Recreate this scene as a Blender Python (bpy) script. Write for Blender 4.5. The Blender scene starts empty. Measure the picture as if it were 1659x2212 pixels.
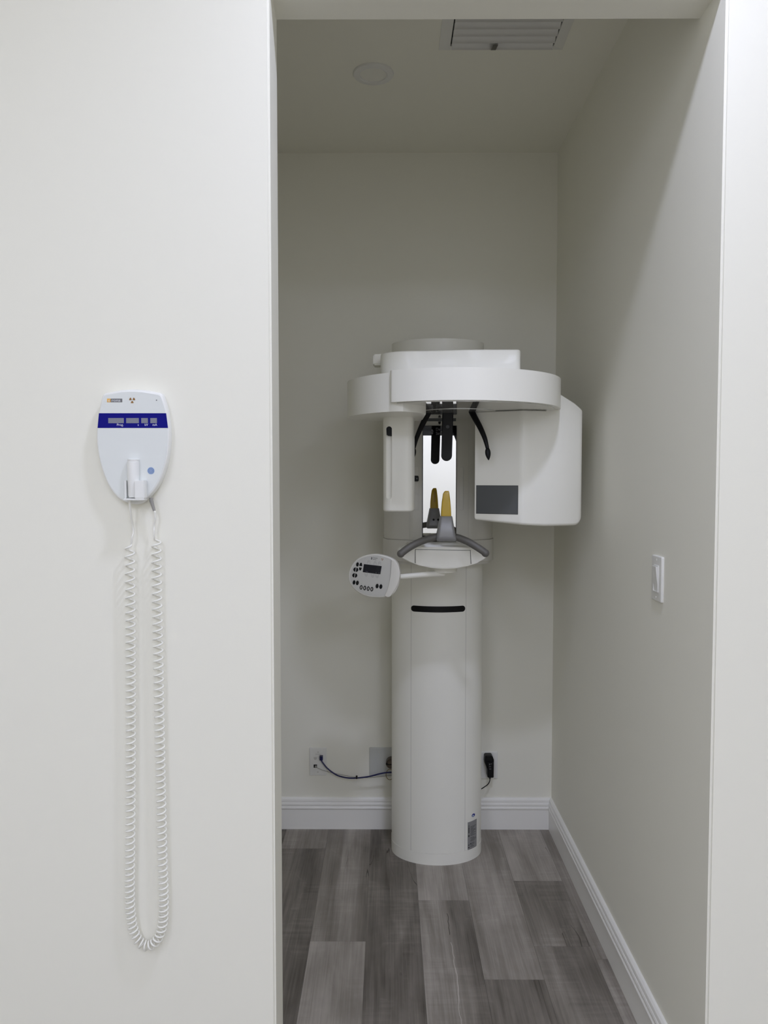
import bpy, bmesh, math, random
from mathutils import Vector, Matrix
random.seed(7)
PI = math.pi
sc = bpy.context.scene
COL = sc.collection
# ------------------------------------------------------------------ camera
FPX, W, H = 1640.0, 1659, 2212
TH, PSI = math.radians(2.65), math.radians(0.25)
EYE = Vector((0, 0, 1.485))
FW = Vector((-math.sin(PSI)*math.cos(TH), math.cos(PSI)*math.cos(TH), -math.sin(TH)))
RT = Vector((math.cos(PSI), math.sin(PSI), 0))
UP = RT.cross(FW)
cam = bpy.data.cameras.new('camera')
cam.sensor_fit = 'VERTICAL'; cam.sensor_height = 36; cam.lens = 36*FPX/H
cam.clip_start = 0.05
camo = bpy.data.objects.new('camera', cam); COL.objects.link(camo)
camo.location = EYE; camo.rotation_euler = (PI/2-TH, 0, PSI)
sc.camera = camo
def ray(px, py): return FW + RT*((px-829.5)/FPX) + UP*((1106-py)/FPX)
def onY(px, py, Y):
    d = ray(px, py); return EYE + d*((Y-EYE.y)/d.y)
def onX(px, py, X):
    d = ray(px, py); return EYE + d*((X-EYE.x)/d.x)
def onP(px, py, p0, n):
    d = ray(px, py); return EYE + d*((p0-EYE).dot(n)/d.dot(n))
# ------------------------------------------------------------------ materials
def mat(name, col, rough=.5, metal=0, coat=0, spec=.5, bump=0, bscale=200, var=0, ior=None):
    m = bpy.data.materials.new(name); m.use_nodes = True
    nt = m.node_tree; b = nt.nodes['Principled BSDF']
    b.inputs['Base Color'].default_value = (*col, 1); b.inputs['Roughness'].default_value = rough
    b.inputs['Metallic'].default_value = metal; b.inputs['Coat Weight'].default_value = coat
    b.inputs['Coat Roughness'].default_value = .06; b.inputs['Specular IOR Level'].default_value = spec
    if ior: b.inputs['IOR'].default_value = ior
    if bump or var:
        tc = nt.nodes.new('ShaderNodeTexCoord'); n = nt.nodes.new('ShaderNodeTexNoise')
        n.inputs['Scale'].default_value = bscale; n.inputs['Detail'].default_value = 4
        nt.links.new(tc.outputs['Object'], n.inputs['Vector'])
        if bump:
            bp = nt.nodes.new('ShaderNodeBump'); bp.inputs['Strength'].default_value = bump
            bp.inputs['Distance'].default_value = .001
            nt.links.new(n.outputs['Fac'], bp.inputs['Height']); nt.links.new(bp.outputs['Normal'], b.inputs['Normal'])
        if var:
            r = nt.nodes.new('ShaderNodeMapRange')
            r.inputs['To Min'].default_value = 1-var; r.inputs['To Max'].default_value = 1+var
            mx = nt.nodes.new('ShaderNodeVectorMath'); mx.operation = 'SCALE'; mx.inputs[0].default_value = col
            nt.links.new(n.outputs['Fac'], r.inputs['Value']); nt.links.new(r.outputs['Result'], mx.inputs['Scale'])
            nt.links.new(mx.outputs['Vector'], b.inputs['Base Color'])
    return m
M = {}
M['paint'] = mat('wall_paint', (.85, .836, .744), .62, bump=.06, bscale=260, spec=.35)
M['ceil'] = mat('ceiling_paint', (.85, .836, .742), .8, bump=.05, bscale=300, spec=.25)
M['trim'] = mat('trim_gloss_white', (.88, .87, .83), .3)
M['shell'] = mat('machine_white_plastic', (.875, .865, .79), .40, coat=.12, var=.012, bscale=9)
M['shell_gloss'] = mat('machine_polished_underside', (.55, .55, .52), .04, coat=1, ior=2.1)
M['shell_gloss'].node_tree.nodes['Principled BSDF'].inputs['Coat IOR'].default_value = 2.0
M['shell_gloss'].node_tree.nodes['Principled BSDF'].inputs['Coat Roughness'].default_value = .02
M['shell_shaded_grey'] = mat('machine_pale_grey_shaded', (.66, .645, .585), .35, coat=.2)  # pale grey shell; shade on the control panel is put into this colour
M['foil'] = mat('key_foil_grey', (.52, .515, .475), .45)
M['seam'] = mat('seam_shadow_grey', (.58, .57, .53), .7)
M['dseam'] = mat('seam_dark', (.05, .05, .045), .7)
M['black'] = mat('black_plastic', (.003, .003, .0033), .42, spec=.25)
M['blackg'] = mat('black_glass', (.004, .004, .005), .05, spec=.3)
M['grip'] = mat('grip_dark_grey', (.118, .112, .100), .45, bump=.1, bscale=900)
M['grey_sat'] = mat('chin_support_grey', (.30, .30, .305), .38, metal=.25, var=.12, bscale=40)
M['yellow'] = mat('bite_yellow', (.58, .38, .012), .35, coat=.3)
M['mirror'] = mat('mirror_silver', (.95, .95, .95), .0, metal=1)
M['screen'] = mat('dark_window', (.085, .09, .092), .28, spec=.5)
M['lcd'] = mat('lcd_off', (.010, .011, .016), .15)
M['white_txt'] = mat('ink_white', (.75, .76, .8), .5)
M['grey_txt'] = mat('ink_grey', (.17, .17, .175), .4)
M['dark_txt'] = mat('ink_dark', (.03, .03, .03), .5)
M['key_line'] = mat('ink_key_outline', (.22, .22, .21), .5)
M['label'] = mat('rating_label_grey', (.27, .27, .265), .4, var=.08, bscale=80)
M['blue_face'] = mat('display_blue_band', (.004, .004, .20), .5, spec=.12)
M['win_grey'] = mat('display_window_grey', (.20, .21, .26), .3)
M['unit'] = mat('unit_white_plastic', (.82, .825, .80), .35, coat=.2)
M['unit_face'] = mat('unit_face_foil', (.74, .765, .745), .4)
M['orange'] = mat('ink_orange', (.80, .42, .03), .5)
M['brown'] = mat('ink_brown', (.26, .12, .02), .5)
M['logo_grey'] = mat('logo_grey_block', (.16, .16, .165), .5)
M['ink_blue'] = mat('ink_blue', (.10, .19, .42), .5)
M['pale_blue'] = mat('ink_pale_blue', (.42, .52, .68), .5)
M['cord'] = mat('cord_white_rubber', (.84, .83, .77), .38, coat=.15)
M['strain'] = mat('strain_relief_grey', (.30, .29, .27), .5)
M['plate'] = mat('wall_plate_white', (.79, .785, .745), .32)
M['bplate'] = mat('blank_plate_painted', (.56, .57, .54), .4)
M['blue_cable'] = mat('cable_navy', (.008, .010, .075), .35)
M['thin_cable'] = mat('cable_thin_grey', (.30, .29, .26), .5)
M['bronze'] = mat('fitting_bronze', (.16, .13, .10), .35, metal=.8, var=.3, bscale=60)
M['brass'] = mat('wire_brass', (.24, .17, .06), .35, metal=.7)
M['vent'] = mat('vent_white_metal', (.76, .755, .72), .4)
M['lens'] = mat('lamp_lens_frosted', (.80, .79, .72), .45)
M['lamp_on'] = mat('lamp_trim', (.8, .8, .8), .4)

def wood():
    m = bpy.data.materials.new('vinyl_wood_planks'); m.use_nodes = True
    nt = m.node_tree; N = nt.nodes; L = nt.links; b = N['Principled BSDF']
    tc = N.new('ShaderNodeTexCoord'); at = N.new('ShaderNodeAttribute'); at.attribute_name = 'seed'
    tn = N.new('ShaderNodeAttribute'); tn.attribute_name = 'tone'
    ml = N.new('ShaderNodeVectorMath'); ml.operation = 'MULTIPLY_ADD'
    ml.inputs[1].default_value = (1, 1, 1)
    cb = N.new('ShaderNodeCombineXYZ')
    for i, k in enumerate((3.1, 7.7, 5.3)):
        mm = N.new('ShaderNodeMath'); mm.operation = 'MULTIPLY'; mm.inputs[1].default_value = k
        L.new(at.outputs['Fac'], mm.inputs[0]); L.new(mm.outputs[0], cb.inputs[i])
    L.new(tc.outputs['Object'], ml.inputs[0]); L.new(cb.outputs[0], ml.inputs[2])
    def noise(sx, sy, detail=4, rough=.55, dist=0, scale=1):
        mp = N.new('ShaderNodeMapping'); mp.inputs['Scale'].default_value = (sx, sy, 1)
        L.new(ml.outputs[0], mp.inputs['Vector'])
        n = N.new('ShaderNodeTexNoise'); n.inputs['Scale'].default_value = scale
        n.inputs['Detail'].default_value = detail; n.inputs['Roughness'].default_value = rough
        n.inputs['Distortion'].default_value = dist
        L.new(mp.outputs[0], n.inputs['Vector']); return n.outputs['Fac']
    def math_(op, a, bb):
        q = N.new('ShaderNodeMath'); q.operation = op
        for i, v in enumerate((a, bb)):
            if isinstance(v, (int, float)): q.inputs[i].default_value = v
            else: L.new(v, q.inputs[i])
        return q.outputs[0]
    grain = noise(170, 3.0, 6, .66, .4)
    broad = noise(9, 1.1, 3, .5, 1.2)
    blot = noise(5, 3.2, 4, .6, .4)
    saw = noise(5, 55, 2, .6, .3)
    g = math_('MULTIPLY', math_('SUBTRACT', grain, .5), .52)
    br = math_('MULTIPLY', math_('SUBTRACT', broad, .5), .95)
    bl = math_('MULTIPLY', math_('SUBTRACT', blot, .5), .55)
    inv = math_('SUBTRACT', 1.0, tn.outputs['Fac'])
    sw = math_('MULTIPLY', math_('MULTIPLY', math_('MULTIPLY', math_('SUBTRACT', saw, .5), math_('GREATER_THAN', blot, .5)), .42), inv)
    v = math_('ADD', math_('ADD', math_('ADD', math_('ADD', tn.outputs['Fac'], g), br), bl), sw)
    # sparse cracks: thin iso-lines of a stretched noise, only in some patches
    cr = noise(11, .9, 2, .4, .8)
    iso = math_('LESS_THAN', math_('ABSOLUTE', math_('SUBTRACT', cr, .5), 0), .0026)
    msk = math_('GREATER_THAN', noise(3.0, 1.7, 2, .5), .60)
    crack = math_('MULTIPLY', iso, msk)
    v2 = math_('SUBTRACT', v, math_('MULTIPLY', crack, .45))
    # one plank carries a long pale split with a darker side
    stt = N.new('ShaderNodeAttribute'); stt.attribute_name = 'streak'
    sx = N.new('ShaderNodeSeparateXYZ'); L.new(tc.outputs['Object'], sx.inputs[0])
    off = math_('ADD', math_('SUBTRACT', sx.outputs['X'], .204), math_('MULTIPLY', math_('SUBTRACT', noise(2, 7, 3, .6), .5), .030))
    on = math_('MULTIPLY', stt.outputs['Fac'], math_('LESS_THAN', math_('ABSOLUTE', off, 0), .0012))
    near = math_('LESS_THAN', sx.outputs['Y'], 2.36)
    far = math_('MULTIPLY', math_('GREATER_THAN', sx.outputs['Y'], 2.40), math_('LESS_THAN', sx.outputs['Y'], 2.52))
    v2 = math_('ADD', v2, math_('MULTIPLY', on, math_('SUBTRACT', math_('MULTIPLY', near, .36), math_('MULTIPLY', far, .5))))
    side = N.new('ShaderNodeMapRange'); side.inputs['From Min'].default_value = -.01; side.inputs['From Max'].default_value = .03
    side.inputs['To Min'].default_value = 0; side.inputs['To Max'].default_value = .24; L.new(off, side.inputs['Value'])
    v2 = math_('SUBTRACT', v2, math_('MULTIPLY', side.outputs['Result'], stt.outputs['Fac']))
    rp = N.new('ShaderNodeValToRGB')
    e = rp.color_ramp.elements
    e[0].position = 0; e[0].color = (.080, .069, .055, 1)
    e[1].position = 1; e[1].color = (.56, .515, .465, 1)
    x = e.new(.45); x.color = (.262, .236, .203, 1)
    L.new(v2, rp.inputs['Fac']); L.new(rp.outputs['Color'], b.inputs['Base Color'])
    b.inputs['Roughness'].default_value = .52; b.inputs['Specular IOR Level'].default_value = .35
    bp = N.new('ShaderNodeBump'); bp.inputs['Strength'].default_value = .12; bp.inputs['Distance'].default_value = .001
    L.new(grain, bp.inputs['Height']); L.new(bp.outputs['Normal'], b.inputs['Normal'])
    return m
M['wood'] = wood()
M['gap'] = mat('plank_gap', (.10, .092, .084), .9)

# ------------------------------------------------------------------ mesh helpers
def finish(name, bm, m, parent=None, smooth=35, mats=None):
    me = bpy.data.meshes.new(name)
    bmesh.ops.recalc_face_normals(bm, faces=bm.faces[:])
    if parent is not None:
        off = Vector((0, 0, 0)); p = parent
        while p is not None: off += p.location; p = p.parent
        bmesh.ops.translate(bm, verts=bm.verts[:], vec=-off)
    bm.to_mesh(me); bm.free()
    if smooth:
        me.shade_smooth(); me.set_sharp_from_angle(angle=math.radians(smooth))
    for q in (mats or [m]): me.materials.append(q)
    o = bpy.data.objects.new(name, me); COL.objects.link(o)
    if parent is not None: o.parent = parent
    return o
def tag(o, label, cat, group=None, kind=None):
    o['label'] = label; o['category'] = cat
    if group: o['group'] = group
    if kind: o['kind'] = kind
    return o
def thing(name, label, cat, loc, group=None):
    o = bpy.data.objects.new(name, None); COL.objects.link(o); o.location = loc
    o.empty_display_size = .05
    return tag(o, label, cat, group)
def new(): return bmesh.new()
def prism(bm, poly, z0, z1, bt=0, bb=0, seg=3, mx=None, side=0):
    """polygon extruded along local z; bevel top / bottom loops"""
    t = bmesh.new()
    lo = [t.verts.new((p[0], p[1], z0)) for p in poly]; hi = [t.verts.new((p[0], p[1], z1)) for p in poly]
    n = len(poly)
    fb = t.faces.new(lo[::-1]); ft = t.faces.new(hi)
    for i in range(n): t.faces.new((lo[i], lo[(i+1) % n], hi[(i+1) % n], hi[i]))
    if side:
        ve = [e for e in t.edges if abs(e.verts[0].co.z-e.verts[1].co.z) > 1e-9]
        bmesh.ops.bevel(t, geom=ve, offset=side, segments=4, affect='EDGES', clamp_overlap=True)
    def loop(z): return [e for e in t.edges if all(abs(v.co.z-z) < 1e-9 for v in e.verts)]
    if bt: bmesh.ops.bevel(t, geom=loop(z1), offset=bt, segments=seg, affect='EDGES', clamp_overlap=True)
    if bb: bmesh.ops.bevel(t, geom=loop(z0), offset=bb, segments=seg, affect='EDGES', clamp_overlap=True)
    if mx is not None: bmesh.ops.transform(t, matrix=mx, verts=t.verts[:])
    merge(bm, t)
def inset(poly, d):
    out = []
    if sum(poly[i-1][0]*poly[i][1]-poly[i][0]*poly[i-1][1] for i in range(len(poly))) < 0: d = -d
    for i in range(len(poly)):
        p, q, r = Vector(poly[i-1][:2]), Vector(poly[i][:2]), Vector(poly[(i+1) % len(poly)][:2])
        a, b = (q-p).normalized(), (r-q).normalized(); n1, n2 = Vector((-a.y, a.x)), Vector((-b.y, b.x))
        m = (n1+n2).normalized(); k = d/max(.4, m.dot(n1)); out.append((q.x+m.x*k, q.y+m.y*k))
    return out
def rprism(bm, poly, z0, z1, rt=0, rb=0, n=5, mx=None):
    """upright prism with rounded bottom / top edges, built ring by ring"""
    R = []
    for k in range(n+1):
        t = PI/2*k/n
        if rb: R.append([(x, y, z0+rb*(1-math.sin(t))) for x, y in inset(poly, rb*(1-math.cos(t)))])
    R = R[::-1] if rb else [[(x, y, z0) for x, y in poly]]
    if rt:
        for k in range(n+1):
            t = PI/2*k/n; R.append([(x, y, z1-rt*(1-math.sin(t))) for x, y in inset(poly, rt*(1-math.cos(t)))])
    else: R.append([(x, y, z1) for x, y in poly])
    if mx is not None: R = [[mx @ Vector(p) for p in r] for r in R]
    loft(bm, R)
def merge(bm, t):
    me = bpy.data.meshes.new('tmp'); t.to_mesh(me); t.free(); bm.from_mesh(me); bpy.data.meshes.remove(me)
def box(bm, x0, x1, y0, y1, z0, z1, bev=0, seg=2, mx=None):
    t = bmesh.new()
    bmesh.ops.create_cube(t, size=1)
    for v in t.verts:
        v.co = Vector((x0+(v.co.x+.5)*(x1-x0), y0+(v.co.y+.5)*(y1-y0), z0+(v.co.z+.5)*(z1-z0)))
    if bev: bmesh.ops.bevel(t, geom=t.edges[:], offset=bev, segments=seg, affect='EDGES', clamp_overlap=True)
    if mx is not None: bmesh.ops.transform(t, matrix=mx, verts=t.verts[:])
    merge(bm, t)
def tube(bm, pts, r, seg=12, flat=1.0, cap=True, ref=None):
    """sweep; r number or list; flat squeezes the second frame axis"""
    pts = [Vector(p) for p in pts]; n = len(pts)
    rs = r if isinstance(r, (list, tuple)) else [r]*n
    tan = []
    for i in range(n):
        a = pts[max(i-1, 0)]; b = pts[min(i+1, n-1)]; tan.append((b-a).normalized())
    nrm = ref or (Vector((0, 0, 1)) if abs(tan[0].z) < .8 else Vector((0, 1, 0)))
    rings = []
    for i in range(n):
        nrm = (nrm - tan[i]*nrm.dot(tan[i])).normalized(); bi = tan[i].cross(nrm)
        rings.append([bm.verts.new(pts[i]+nrm*(rs[i]*flat*math.cos(2*PI*k/seg))+bi*(rs[i]*math.sin(2*PI*k/seg))) for k in range(seg)])
    for a, b in zip(rings, rings[1:]):
        for k in range(seg): bm.faces.new((a[k], a[(k+1) % seg], b[(k+1) % seg], b[k]))
    if cap: bm.faces.new(rings[0][::-1]); bm.faces.new(rings[-1])
def loft(bm, rings):
    R = [[bm.verts.new(p) for p in r] for r in rings]; s = len(R[0])
    for a, b in zip(R, R[1:]):
        for k in range(s): bm.faces.new((a[k], a[(k+1) % s], b[(k+1) % s], b[k]))
    bm.faces.new(R[0][::-1]); bm.faces.new(R[-1])
def spline(pts, n):
    """Catmull-Rom through pts"""
    P = [Vector(p) for p in pts]; P = [P[0]*2-P[1]]+P+[P[-1]*2-P[-2]]; out = []
    for i in range(1, len(P)-2):
        for k in range(n):
            t = k/n; a, b, c, d = P[i-1:i+3]
            out.append(.5*((2*b)+(c-a)*t+(2*a-5*b+4*c-d)*t*t+(3*b-a-3*c+d)*t**3))
    out.append(P[-2].copy()); return out
def closed(pts, n=4):
    P = [Vector((x, y, 0)) for x, y in pts]; N = len(P); out = []
    for i in range(N):
        a, b, c, d = P[i-1], P[i], P[(i+1) % N], P[(i+2) % N]
        for k in range(n):
            t = k/n; v = .5*((2*b)+(c-a)*t+(2*a-5*b+4*c-d)*t*t+(3*b-a-3*c+d)*t**3); out.append((v.x, v.y))
    return out
def rrect(x0, x1, y0, y1, r, n=5):
    out = []
    for cx, cy, a in ((x1-r, y1-r, 0), (x0+r, y1-r, 90), (x0+r, y0+r, 180), (x1-r, y0+r, 270)):
        for k in range(n+1):
            t = math.radians(a+90*k/n); out.append((cx+r*math.cos(t), cy+r*math.sin(t)))
    return out
def ell(cx, cy, rx, ry, n=24, rot=0, a0=0, a1=360):
    out = []; full = abs(a1-a0) >= 360; c, s = math.cos(rot), math.sin(rot)
    for k in range(n if full else n+1):
        t = math.radians(a0+(a1-a0)*k/n); x, y = rx*math.cos(t), ry*math.sin(t)
        out.append((cx+x*c-y*s, cy+x*s+y*c))
    return out
def text(bm, s, size, mx, depth=.0002, align='LEFT', sx=1.0):
    cu = bpy.data.curves.new('t', 'FONT'); cu.body = s; cu.size = size; cu.align_x = align; cu.extrude = depth
    cu.resolution_u = 3
    o = bpy.data.objects.new('t', cu); COL.objects.link(o)
    dg = bpy.context.evaluated_depsgraph_get(); me = bpy.data.meshes.new_from_object(o.evaluated_get(dg))
    t = bmesh.new(); t.from_mesh(me); bpy.data.meshes.remove(me)
    bpy.data.objects.remove(o); bpy.data.curves.remove(cu)
    bmesh.ops.scale(t, vec=(sx, 1, 1), verts=t.verts[:])
    bmesh.ops.transform(t, matrix=mx, verts=t.verts[:]); merge(bm, t)
def frame(o, x, y):
    z = x.cross(y).normalized(); m = Matrix((x, y, z)).transposed().to_4x4(); m.translation = o; return m
def wallM(Y): return frame(Vector((0, Y, 0)), Vector((1, 0, 0)), Vector((0, 0, 1)))   # local (X, Z, out towards the room)
def cut(o, bm):
    """boolean difference applied to the mesh of o (bm in o's mesh coords + o world offset)"""
    off = Vector((0, 0, 0)); p = o
    while p is not None: off += p.location; p = p.parent
    bmesh.ops.recalc_face_normals(bm, faces=bm.faces[:])
    me = bpy.data.meshes.new('cut'); bm.to_mesh(me); bm.free(); me.materials.append(o.data.materials[0])
    c = bpy.data.objects.new('cut', me); COL.objects.link(c)
    md = o.modifiers.new('b', 'BOOLEAN'); md.operation = 'DIFFERENCE'; md.solver = 'EXACT'; md.object = c
    bpy.context.view_layer.update()
    dg = bpy.context.evaluated_depsgraph_get()
    nm = bpy.data.meshes.new_from_object(o.evaluated_get(dg)); o.modifiers.clear()
    old = o.data; o.data = nm; nm.name = old.name; bpy.data.meshes.remove(old)
    nm.shade_smooth(); nm.set_sharp_from_angle(angle=math.radians(30))
    bpy.data.objects.remove(c); bpy.data.meshes.remove(me)

# ------------------------------------------------------------------ the setting
YF, YR, YB = 1.60, 1.735, 3.15          # front face, rear face of the front wall; back wall of the alcove
XL, XR = -.2424, .693                   # opening
ZC, ZH, ZF = 2.80, 2.50, 3.05           # alcove ceiling, underside of the header, front room ceiling
XA = -.62                               # hidden left wall of the alcove
RX0, RX1, RY0 = -2.4, 2.6, -3.0
def struct(name, bm, m, label, cat, parent=None, smooth=35):
    o = finish(name, bm, m, parent, smooth); tag(o, label, cat, kind='structure'); return o

bm = new()
pl = [(RX0, -.02), (XL-.004, -.02), (XL, ZH), (XR, ZH), (XR, -.02), (RX1, -.02), (RX1, ZF), (RX0, ZF)]
pl[1] = (XL, -.02)
prism(bm, pl, -YR, -YF, mx=frame(Vector((0, 0, 0)), Vector((1, 0, 0)), Vector((0, 0, 1))))
ed = [e for e in bm.edges if all(abs(v.co.y-YF) < 1e-6 for v in e.verts) and all(XL-.01 < v.co.x < XR+.01 and v.co.z < ZH+.01 for v in e.verts)]
bmesh.ops.bevel(bm, geom=ed, offset=.005, segments=3, affect='EDGES')
for v in bm.verts:                       # the left reveal is a few millimetres out of square
    if abs(v.co.y-YR) < 1e-6 and abs(v.co.x-XL) < 1e-6: v.co.x -= .004
struct('wall_front', bm, M['paint'], 'white painted front wall with tall opening into the alcove', 'wall')
bm = new(); box(bm, XA-.1, XR+.12, YB, YB+.1, -.02, ZC+.1)
struct('wall_back', bm, M['paint'], 'white back wall of the alcove behind the white column', 'wall')
bm = new(); box(bm, XR, XR+.12, YR, YB, -.02, ZC+.1)
struct('wall_right', bm, M['paint'], 'white right wall of the alcove with the light switch', 'wall')
bm = new(); box(bm, XA-.1, XA, YR, YB, -.02, ZC+.1)
struct('wall_left', bm, M['paint'], 'white left side wall inside the alcove', 'wall')
bm = new(); box(bm, XA, XR, YR, YB, ZC, ZC+.1)
struct('ceiling', bm, M['ceil'], 'flat white alcove ceiling with round lamp and vent', 'ceiling')
bm = new(); box(bm, RX0-.1, RX1+.1, RY0-.1, YR, ZF, ZF+.1)
struct('ceiling_front', bm, M['ceil'], 'white ceiling of the room in front of the alcove', 'ceiling')
bm = new(); box(bm, RX0-.1, RX0, RY0-.1, YR, -.02, ZF)
struct('wall_west', bm, M['paint'], 'white side wall of the front room on the left', 'wall')
bm = new(); box(bm, RX1, RX1+.1, RY0-.1, YR, -.02, ZF)
struct('wall_east', bm, M['paint'], 'white side wall of the front room on the right', 'wall')
bm = new(); box(bm, RX0, RX1, RY0-.1, RY0, -.02, ZF)
struct('wall_rear', bm, M['paint'], 'white wall of the front room facing the alcove', 'wall')

# floor: planks 178 mm wide running towards the back wall
bm = new()
ft = bm.faces.layers.float.new('tone'); fs = bm.faces.layers.float.new('seed'); fk = bm.faces.layers.float.new('streak')
def plank(x0, x1, y0, y1, tone):
    if y1-y0 < .01: return
    g = .00025
    t = [bm.verts.new(c) for c in ((x0+g, y0+g, 0), (x1-g, y0+g, 0), (x1-g, y1-g, 0), (x0+g, y1-g, 0))]
    b = [bm.verts.new((v.co.x, v.co.y, -.003)) for v in t]
    sd = random.uniform(0, 10)
    fsn = [bm.faces.new(t)]+[bm.faces.new((b[i], b[(i+1) % 4], t[(i+1) % 4], t[i])) for i in range(4)]
    for f in fsn: f[ft] = tone; f[fs] = sd; f[fk] = 1.0 if abs(x0-.109) < .002 and abs(y1-2.60) < .01 else 0.0
PW, X0P = .178, .109
known = {-3: [(2.97, .22), (9, .46)], -2: [(2.363, .64), (9, .52)], -1: [(9, .27)],
         0: [(2.60, .50), (9, .60)], 1: [(2.18, .30), (9, .55)], 2: [(2.34, .33), (2.73, .31), (9, .60)]}
for k in range(-15, 15):
    x0 = X0P+k*PW; x1 = x0+PW; x0 = max(x0, RX0); x1 = min(x1, RX1)
    if x1-x0 < .005: continue
    y = RY0
    if k in known:
        segs = known[k]; ys = segs[0][0]-1.22 if segs[0][0] < 5 else 1.7
        while y < ys-.01:
            e = ys-1.22*math.floor((ys-y-.01)/1.22); plank(x0, x1, y, min(e, ys), random.uniform(.25, .6)); y = min(e, ys)
        for e, tn in segs: plank(x0, x1, y, min(e, YB), tn); y = min(e, YB)
    else:
        e = RY0+random.uniform(.2, 1.2)
        end = YB if XA-.05 < x0 < XR else YR
        while y < end-.001: plank(x0, x1, y, min(e, end), random.uniform(.22, .62)); y = min(e, end); e += 1.22
me_faces = len(bm.faces)
box(bm, RX0, RX1, RY0, YR, -.05, -.0025); box(bm, XA, XR, YR, YB, -.05, -.0025)
fl = finish('floor', bm, None, None, 0, [M['wood'], M['gap']])
for p in fl.data.polygons:
    if p.index >= me_faces: p.material_index = 1
tag(fl, 'grey wood plank floor running to the back of the alcove', 'floor', kind='structure')

# baseboards
PROF = [(0, 0), (.0135, 0), (.0135, .084), (.0165, .088), (.0170, .093), (.0150, .0965), (.0128, .0975), (.0128, .1005),
        (.0150, .1025), (.0155, .108), (.0135, .1135), (.0115, .1145), (.0115, .1175), (.0125, .120), (.0110, .127), (.0060, .1325), (0, .1335)]
def baseboard(name, A, B, out, label, m0=0, m1=0):
    bm = new(); A = Vector(A); B = Vector(B); out = Vector(out); d = (B-A).normalized()
    rings = [[P+out*p[0]+Vector((0, 0, p[1]))+d*(k*p[0]) for p in PROF] for P, k in ((A, m0), (B, m1))]
    loft(bm, rings)
    return struct(name, bm, M['trim'], label, 'baseboard', smooth=25)
baseboard('baseboard_back', (XA, YB, 0), (XR, YB, 0), (0, -1, 0), 'white moulded baseboard along the back wall of the alcove', 1, -1)
baseboard('baseboard_right', (XR, YB, 0), (XR, YF+.03, 0), (-1, 0, 0), 'white moulded baseboard along the right wall of the alcove', 1, 0)
baseboard('baseboard_left', (XA, YR, 0), (XA, YB, 0), (1, 0, 0), 'white moulded baseboard along the hidden left alcove wall', 0, -1)

# ------------------------------------------------------------------ lamps of the front room
LAMPS = [('downlight', 'DISK', .16, .16, (.35, 1.02), 15.2, 'lit round ceiling downlight just in front of the alcove opening'),
         ('ceiling_panel', 'RECTANGLE', .6, 1.2, (-1.2, -.7), 19, 'lit ceiling panel on the left, nearer the alcove'),
         ('ceiling_panel', 'RECTANGLE', .6, 1.2, (-1.2, -2.2), 21.5, 'lit ceiling panel on the left, beside the rear wall'),
         ('ceiling_panel', 'RECTANGLE', .6, 1.2, (1.4, -2.2), 41, 'lit ceiling panel on the right, beside the rear wall'),
         ('ceiling_panel', 'RECTANGLE', .6, 1.2, (.2, -1.6), 20, 'lit ceiling panel in the middle of the front room')]
for nm, shp, sx, sy, (x, y), en, lb_ in LAMPS:
    li = bpy.data.lights.new(nm, 'AREA'); li.shape = shp; li.size = sx; li.size_y = sy; li.energy = en
    li.color = (.735, .78, 1.02)
    lo = bpy.data.objects.new(nm, li); COL.objects.link(lo); lo.location = (x, y, ZF-.008)
    tag(lo, lb_, 'lamp', 'front room lamps')
wd = bpy.data.worlds.new('world'); sc.world = wd; wd.use_nodes = True
wd.node_tree.nodes['Background'].inputs[0].default_value = (.05, .05, .05, 1)

# ------------------------------------------------------------------ panoramic x-ray machine
CX, CY, CA, CB = .196, 2.975, .178, .135
mac = thing('xray_machine', 'tall white panoramic dental x-ray machine standing on the alcove floor', 'x-ray machine', (CX, CY, 0))
def col_y(x, e=0): return CY-(CB+e)*math.sqrt(max(0, 1-((x-CX)/(CA+e))**2))
def col_poly(e=0, n=48):
    a, b = CA+e, CB+e
    p = [(CX+a*math.cos(t), CY+b*math.sin(t)) for t in [PI+PI*k/n for k in range(n+1)]]
    return p+[(CX+a, 3.02), (CX+a-.03, 3.06), (CX-a+.03, 3.06), (CX-a, 3.02)]
def patch(bm, xz, e, th=.001):
    """flat outline (x,z) wrapped onto the front of the column, thickness th"""
    t = bmesh.new(); vs = [t.verts.new((x, 0, z)) for x, z in xz]; f = t.faces.new(vs)
    xs = [p[0] for p in xz]
    n = int((max(xs)-min(xs))/.006)
    for k in range(1, n):
        x = min(xs)+(max(xs)-min(xs))*k/n
        bmesh.ops.bisect_plane(t, geom=t.verts[:]+t.edges[:]+t.faces[:], plane_co=(x, 0, 0), plane_no=(1, 0, 0))
    r = bmesh.ops.extrude_face_region(t, geom=t.faces[:])
    ex = set(v for v in r['geom'] if isinstance(v, bmesh.types.BMVert))
    for v in t.verts: v.co.y = col_y(v.co.x, e+th if v in ex else e-.004)
    merge(bm, t)
bm = new(); prism(bm, col_poly(), .045, 1.998, bt=.004)
shell = finish('column', bm, M['shell'], mac)
bm = new(); prism(bm, col_poly(.0012), 0.0, .0445, bt=.002)
finish('base_ring', bm, M['shell'], mac)
# vertical joints of the column front panel
for px in (888, 1006):
    X = onY(px, 1500, 2.86).x
    bm = new(); patch(bm, [(X-.0007, .046), (X+.0007, .046), (X+.0007, 1.16), (X-.0007, 1.16)], 0, .0003)
    finish('panel_joint', bm, M['seam'], mac)
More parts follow.
